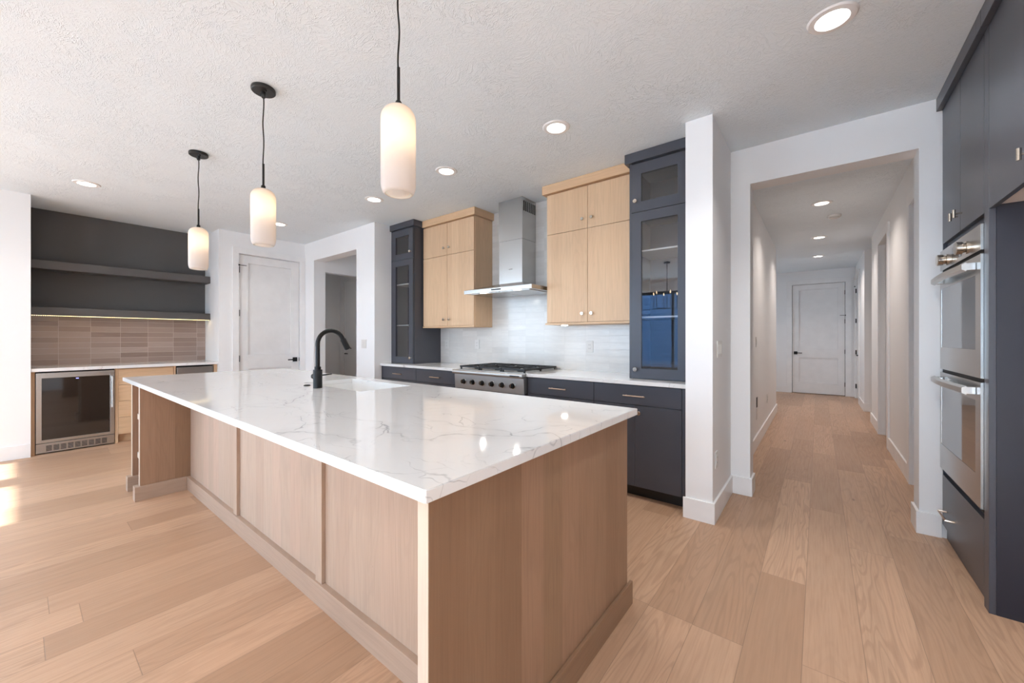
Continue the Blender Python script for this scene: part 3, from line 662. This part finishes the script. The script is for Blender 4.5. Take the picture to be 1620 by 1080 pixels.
wall_cab(-2.124, -1.222, -2.153, -1.254, 'pale wooden wall cabinet right of the steel hood', (-2.110, -1.226))
bm = bmesh.new(); lathe(bm, [(0, -.008), (.03, -.008), (.032, 0), (0, 0)], (-1.98, 3.36, 1.372), closed=False)
pk = tag(obj('under_cabinet_light', bm, 'diff', smooth=True), 'small round puck light under the right wooden wall cabinet', 'light')

def tower(x0, x1, cx0, cx1, dx0, dx1, gx0, gx1, knob_left, label):
    t = thing('glass_door_cabinet', label, 'display cabinet', ((x0+x1)/2, 3.33, .915), 'tall glass-door cabinets on the counter')
    Y0, Y1 = 3.1215, 3.556
    boxes('carcass', [(x0, x0+.02, Y0, Y1, .9155, 2.663), (x1-.02, x1, Y0, Y1, .9155, 2.663), (x0+.02, x1-.02, Y1-.01, Y1, .9155, 2.663), (x0+.02, x1-.02, Y0, Y1-.01, .9155, .935), (x0+.02, x1-.02, Y0, Y1-.01, 2.643, 2.663), (x0+.02, x1-.02, Y0, Y1-.01, 2.25, 2.268)], 'dark', t)
    if dx0-x0 > .01: boxes('face_stile', [(x0, dx0-.002, 3.104, 3.121, .9155, 2.663)], 'dark', t)
    if x1-dx1 > .01: boxes('face_stile', [(dx1+.002, x1, 3.104, 3.121, .9155, 2.663)], 'dark', t)
    boxes('crown', [(cx0, cx1, 3.078, Y1, 2.664, H-.002)], 'dark', t, bev=.002)
    for z in (1.412, 1.952): boxes('glass_shelf', [(x0+.022, x1-.022, 3.15, Y1-.012, z-.006, z+.006)], 'shelfglass', t)
    kx = dx0+.032 if knob_left else dx1-.04
    for z0, z1, gz0, gz1, kz in ((.922, 2.258, 1.0, 2.182, .992), (2.263, 2.652, 2.342, 2.567, 2.348)):
        d = boxes('cabinet_door', [(dx0, gx0, 3.10, 3.12, z0, z1), (gx1, dx1, 3.10, 3.12, z0, z1), (gx0, gx1, 3.10, 3.12, z0, gz0), (gx0, gx1, 3.10, 3.12, gz1, z1)], 'dark', t)
        boxes('pane', [(gx0-.004, gx1+.004, 3.113, 3.117, gz0-.004, gz1+.004)], 'glass', d); knob(d, kx, 3.10, kz, (0, -1, 0), r=.017)
tower(-4.504, -4.032, -4.504, -4.000, -4.486, -4.040, -4.405, -4.123, False, 'tall charcoal glass-door cabinet on the counter beside the left wall return')
tower(-1.218, -.729, -1.250, -.729, -1.196, -.752, -1.120, -.840, True, 'tall charcoal glass-door cabinet on the counter beside the white column')

# ------------------------------------------------------------------ electrical plates
def plate(axis, p, u, z, out, label, gangs=1, kind='outlet', cat='wall outlet', w=.072, h=.115, mat='plate', name='wall_outlet', group=None):
    """cover plate on wall face; axis 'x': face at X=p"""
    def T(u0, u1, d0, d1, z0, z1):
        A, B = p+out*d0, p+out*d1
        return (A, B, u0, u1, z0, z1) if axis == 'x' else (u0, u1, A, B, z0, z1)
    W_ = w+.046*max(0, gangs-1)
    c = (p, u, z) if axis == 'x' else (u, p, z)
    t = thing(name, label, cat, c, group)
    boxes('cover_plate', [T(u-W_/2, u+W_/2, .0005, .006, z-h/2, z+h/2)], mat, t, bev=.0015)
    for k in range(gangs):
        uc = u+(k-(gangs-1)/2)*.046
        if kind == 'outlet':
            r = boxes('receptacle', [T(uc-.017, uc+.017, .0062, .008, z-.034, z+.034)], mat, t)
            boxes('socket_slots', [T(uc-.008, uc-.005, .0081, .0087, z+q-.006, z+q+.006) for q in (-.018, .018)]+[T(uc+.005, uc+.008, .0081, .0087, z+q-.006, z+q+.006) for q in (-.018, .018)], 'slot', r)
        elif kind == 'switch': boxes('rocker', [T(uc-.016, uc+.016, .0062, .0095, z-.033, z+.033)], mat, t, bev=.001)
plate('y', 3.558, -3.908, 1.161, -1, 'white outlet on the tile beside the left tall glass cabinet')
plate('y', 3.558, -3.354, 1.166, -1, 'white outlet on the tile below the left wooden wall cabinet')
plate('y', 3.558, -1.805, 1.157, -1, 'white outlet on the tile below the right wooden wall cabinet')
plate('y', 2.852, -4.748, 1.167, -1, 'white double light switch on the wall beside the pantry passage', 2, 'switch', 'light switch', name='light_switch')
plate('x', -.557, 3.09, 1.165, 1, 'white triple light switch on the side of the white column', 3, 'switch', 'light switch', name='light_switch')
plate('x', -.557, 2.985, .405, 1, 'white outlet low on the side of the white column')
plate('x', -8.29, 3.52, 1.167, 1, 'white light switch in the dim room beyond the passage', 1, 'switch', 'light switch', name='light_switch')
plate('x', -7.098+.0, .447, 1.16, 1, 'white outlet on the taupe tile above the wine fridge', h=.118)
plate('x', -7.098, 1.253, 1.16, 1, 'white outlet on the taupe tile nearer the pantry door', h=.118)
plate('x', -.56, 5.26, .506, 1, 'black narrow wall plate low on the left hallway wall', 0, cat='wall plate', w=.07, h=.115, mat='black', name='wall_plate')
plate('x', -.56, 5.26, .375, 1, 'white blank wall plate below the black plate in the hallway', 0, cat='wall plate', w=.07, h=.13, name='wall_plate')
plate('x', -.56, 6.42, .41, 1, 'white outlet on the hallway wall, farther along than the black plate')
plate('x', -.56, 5.20, 1.197, 1, 'small white light switch on the left hallway wall above the black plate', 1, 'switch', 'light switch', name='light_switch')

# ------------------------------------------------------------------ bar niche
XB = -6.53
solo('bar_countertop', [(-7.088, -6.485, .088, 1.708, .885, .920)], 'quartz', 'white quartz countertop of the bar niche above the wine fridge', 'countertop', bev=.0015)
solo('tile_backsplash', [(-7.0995, -7.089, .087, 1.709, .9205, 1.499)], 'tileb', 'taupe stacked tile backsplash in the bar niche', 'backsplash')
for z0, z1, s in ((2.025, 2.12, 'upper charcoal floating shelf across the bar niche'), (1.503, 1.592, 'lower charcoal floating shelf with lit strip across the bar niche')):
    t = thing('floating_shelf', s, 'shelf', (-6.97, .9, z0), 'floating shelves in the bar niche')
    boxes('shelf_board', [(-7.098, -6.842, .088, 1.708, z0, z1)], 'shelf', t, bev=.0015)
    if z0 < 1.8:
        boxes('led_channel', [(-6.862, -6.850, .09, 1.706, z0-.004, z0-.0005)], 'brass', t)
        bm = bmesh.new()
        for k in range(100):
            y = .10+k*.0161; box(bm, -6.860, -6.852, y-.0025, y+.0025, z0-.008, z0-.0042)
        obj('led_beads', bm, 'led', t, kind='stuff')
        l = light('led_strip_glow', 'AREA', (0, 0, 0), .9, (1, .74, .42), shape='RECTANGLE', size=.012, size_y=1.6); l.parent = t; l.location = Vector((-6.87, .9, z0-.012))-t.location
wf = thing('wine_fridge', 'stainless framed glass-door wine fridge built under the bar counter', 'wine fridge', (-6.8, .414, 0))
boxes('cabinet_body', [(-7.07, -6.555, .118, .710, .005, .878)], 'black', wf)
dr = boxes('fridge_door', [(-6.554, -6.515, .120, .160, .118, .868), (-6.554, -6.515, .670, .708, .118, .868), (-6.554, -6.515, .160, .670, .118, .150), (-6.554, -6.515, .160, .670, .812, .868)], 'steel', wf, bev=.001)
boxes('door_glass', [(-6.545, -6.520, .161, .669, .151, .811)], 'winefridge', dr)
bm = bmesh.new(); tube(bm, [(-6.482, .688, .44), (-6.482, .688, .80)], .010, 14)
box(bm, -6.516, -6.476, .680, .696, .445, .475); box(bm, -6.516, -6.476, .680, .696, .765, .795); obj('bar_handle', bm, 'steel', dr, True)
boxes('display', [(-6.5195, -6.5188, .405, .425, .792, .799)], 'blue', dr)
kg = boxes('kick_grille', [(-6.555, -6.520, .120, .708, .012, .112)], 'steel', wf, bev=.001)
boxes('grille_slots', [(-6.5197, -6.5185, .190+.052*i, .230+.052*i, .030+.0085*j, .0345+.0085*j) for i in range(9) for j in range(7)], 'flame', kg)
solo('end_gable', [(-7.08, XB, .087, .114, 0, .884)], 'wood', 'narrow wooden gable left of the wine fridge', 'cabinet panel', bev=.001)
solo('end_gable', [(-7.08, XB, 1.668, 1.706, 0, .884)], 'wood', 'narrow wooden gable right of the undercounter refrigerator', 'cabinet panel', bev=.001)
dc = thing('drawer_cabinet', 'pale wooden four-drawer cabinet between the two undercounter fridges', 'drawer cabinet', (-6.8, .98, 0))
boxes('carcass', [(-7.08, XB-.0215, .740, 1.266, .097, .883)], 'wood', dc); boxes('face_stile', [(XB-.021, XB, .712, .738, .0, .883), (XB-.021, XB, 1.246, 1.266, .0, .883)], 'wood', dc)
boxes('toe_board', [(-6.62, -6.60, .740, 1.245, 0, .096)], 'woodh', dc)
zz = [.875, .685, .494, .299, .098]
for a, b in zip(zz, zz[1:]): boxes('drawer', [(XB-.020, XB, .741, 1.243, b+.002, a-.002)], 'woodh', dc, bev=.001)
uf = thing('undercounter_refrigerator', 'stainless undercounter refrigerator at the right end of the bar niche', 'refrigerator', (-6.8, 1.47, 0))
boxes('cabinet_body', [(-7.07, -6.555, 1.275, 1.660, .005, .874)], 'black', uf)
d = boxes('fridge_door', [(-6.554, -6.520, 1.277, 1.658, .11, .862)], 'steel', uf, bev=.002); boxes('kick_plate', [(-6.59, -6.556, 1.277, 1.658, .01, .105)], 'black', uf)
boxes('pull_lip', [(-6.5195, -6.505, 1.285, 1.65, .848, .860)], 'steel', d)


# ------------------------------------------------------------------ ovens and tall cabinets on the right
XF = .605
oc = thing('oven_cabinet', 'tall charcoal cabinet housing the double wall oven', 'tall cabinet', (.95, 3.17, 0))
boxes('carcass', [(XF+.021, 1.298, 2.782, 2.80, 0, 2.659), (XF+.021, 1.298, 3.548, 3.566, 0, 2.659), (1.26, 1.298, 2.80, 3.548, 0, 2.659), (XF+.021, 1.26, 2.80, 3.548, 1.79, 2.659), (XF+.021, 1.26, 2.80, 3.548, .0, .42)], 'dark', oc)
boxes('face_stile', [(XF+.003, XF+.0205, 3.555, 3.567, .09, 2.659)], 'dark', oc)
boxes('crown', [(.580, 1.298, 2.7805, 3.566, 2.660, H-.002)], 'dark', oc, bev=.002)
boxes('toe_board', [(.680, .70, 2.80, 3.548, 0, .085)], 'toe', oc)
for a, b, ky in ((2.783, 3.168, 3.215-.08), (3.172, 3.553, 3.205)):
    d = boxes('cabinet_door', [(XF, XF+.0205, a, b, 1.825, 2.657)], 'dark', oc, bev=.001)
    bm = bmesh.new(); ky = 3.135 if a < 3 else 3.215
    tube(bm, [(XF, ky, 1.915), (XF-.030, ky, 1.915)], .005, 10); tube(bm, [(XF-.030, ky, 1.893), (XF-.030, ky, 1.937)], .007, 12); obj('pull_knob', bm, 'chrome', d, True)
d = boxes('drawer', [(XF, XF+.0205, 2.783, 3.553, .09, .40)], 'dark', oc, bev=.001)
bm = bmesh.new(); tube(bm, [(XF, 3.45, .20), (XF-.035, 3.45, .20), (XF-.035, 3.28, .20), (XF, 3.28, .20)], .0055, 4); obj('bar_handle', bm, 'brass', d)
ov = thing('double_wall_oven', 'stainless steel double wall oven built into the tall charcoal cabinet', 'wall oven', (.9, 3.17, .44))
oy0, oy1 = 2.784, 3.552; XO = .595
boxes('oven_body', [(XF+.004, 1.2, oy0+.02, oy1-.008, .425, 1.785)], 'flame', ov)
cp = boxes('control_panel', [(XO, XF+.003, oy0, oy1, 1.657, 1.778)], 'steel', ov, bev=.001)
boxes('display', [(XO-.0012, XO-.0003, 3.10, 3.28, 1.68, 1.755)], 'ovenglass', cp)
for y in (3.385, 2.995):
    bm = bmesh.new(); lathe(bm, [(0, .0), (.032, 0), (.032, .006), (.025, .010), (.025, .014), (.031, .018), (.033, .040), (.030, .043), (0, .043)], (XO, y, 1.705), (-1, 0, 0), 28, closed=False)
    obj('control_knob', bm, 'chrome', cp, True)
def oven_door(z0, z1, wz0, wz1, hz):
    d = boxes('oven_door', [(XO, XF+.003, oy0, 2.862, z0, z1), (XO, XF+.003, 3.523, oy1, z0, z1), (XO, XF+.003, 2.862, 3.523, z0, wz0), (XO, XF+.003, 2.862, 3.523, wz1, z1)], 'steel', ov)
    boxes('window', [(XO+.001, XF, 2.8625, 3.5225, wz0+.0005, wz1-.0005)], 'ovenglass', d)
    bm = bmesh.new(); N = 14; rings = []
    for i in range(N+1):
        s = i/N; y = 2.845+(3.505-2.845)*s; ox = .042+.014*math.sin(PI*s)
        rings.append([bm.verts.new(p) for p in ((XO-ox+.010, y, hz-.022), (XO-ox+.010, y, hz+.022), (XO-ox-.006, y, hz+.012), (XO-ox-.006, y, hz-.012))])
    for a, b in zip(rings, rings[1:]):
        for k in range(4): bm.faces.new((a[k], a[(k+1) % 4], b[(k+1) % 4], b[k]))
    bm.faces.new(rings[0]); bm.faces.new(rings[-1][::-1])
    box(bm, XO-.042, XO-.0005, 2.850, 2.885, hz-.018, hz+.018, bev=.002); box(bm, XO-.042, XO-.0005, 3.465, 3.500, hz-.018, hz+.018, bev=.002)
    obj('door_handle', bm, 'steel', d)
oven_door(1.055, 1.638, 1.188, 1.545, 1.590)
oven_door(.445, 1.035, .594, .945, .990)
fp = thing('refrigerator_panel', 'tall navy side panel facing the refrigerator space at the right edge', 'cabinet panel', (.95, 2.75, 0))
boxes('panel', [(XF+.022, 1.298, 2.717, 2.779, 0, 2.659)], 'navy', fp)
boxes('front_stile', [(XF, XF+.0215, 2.717, 2.779, 0, 2.659)], 'dark', fp, bev=.001, label='charcoal front edge strip')
boxes('crown', [(.580, 1.298, 2.7155, 2.780, 2.660, H-.002)], 'dark', fp)
of = thing('over_refrigerator_cabinet', 'charcoal cabinet above the open refrigerator space, upper right', 'wall cabinet', (.95, 2.24, 1.84))
boxes('carcass', [(XF+.022, 1.298, 1.722, 2.715, 1.842, 2.659)], 'melamine', of)
for a, b, ky in ((1.724, 2.214, 2.165), (2.218, 2.714, 2.265)):
    d = boxes('cabinet_door', [(XF, XF+.0205, a, b, 1.828, 2.657)], 'dark', of, bev=.001)
    bm = bmesh.new(); tube(bm, [(XF, ky, 1.915), (XF-.030, ky, 1.915)], .005, 10); tube(bm, [(XF-.030, ky, 1.893), (XF-.030, ky, 1.937)], .007, 12); obj('pull_knob', bm, 'chrome', d, True)
boxes('crown', [(.580, 1.298, 1.722, 2.714, 2.660, H-.002)], 'dark', of, bev=.002)

# ------------------------------------------------------------------ dining chandelier (mirrored in the glass door)
cx, cyy = -2.35, -1.7
cl = thing('chandelier', 'slim black chandelier with candle bulbs, mirrored in the right glass cabinet door', 'chandelier', (cx, cyy, H))
bm = bmesh.new(); tube(bm, [(cx, cyy, H-.002), (cx, cyy, 1.82)], .006, 8); lathe(bm, [(0, -.025), (.06, -.025), (.06, -.001), (0, -.001)], (cx, cyy, H), closed=False); obj('stem', bm, 'black', cl, True)
for k in range(6):
    a = k*PI/3; ex, ey = cx+.26*math.cos(a), cyy+.26*math.sin(a)
    bm = bmesh.new(); tube(bm, [(cx, cyy, 1.83), (ex, ey, 1.83), (ex, ey, 1.84), (ex, ey, 2.10)], [.005, .005, .006, .006], 8); r = obj('arm', bm, 'black', cl, True)
    bm = bmesh.new(); lathe(bm, [(.004, 0), (.012, .02), (.010, .045), (0, .07)], (ex, ey, 2.10), seg=12); obj('candle_bulb', bm, 'bulb', r, True)
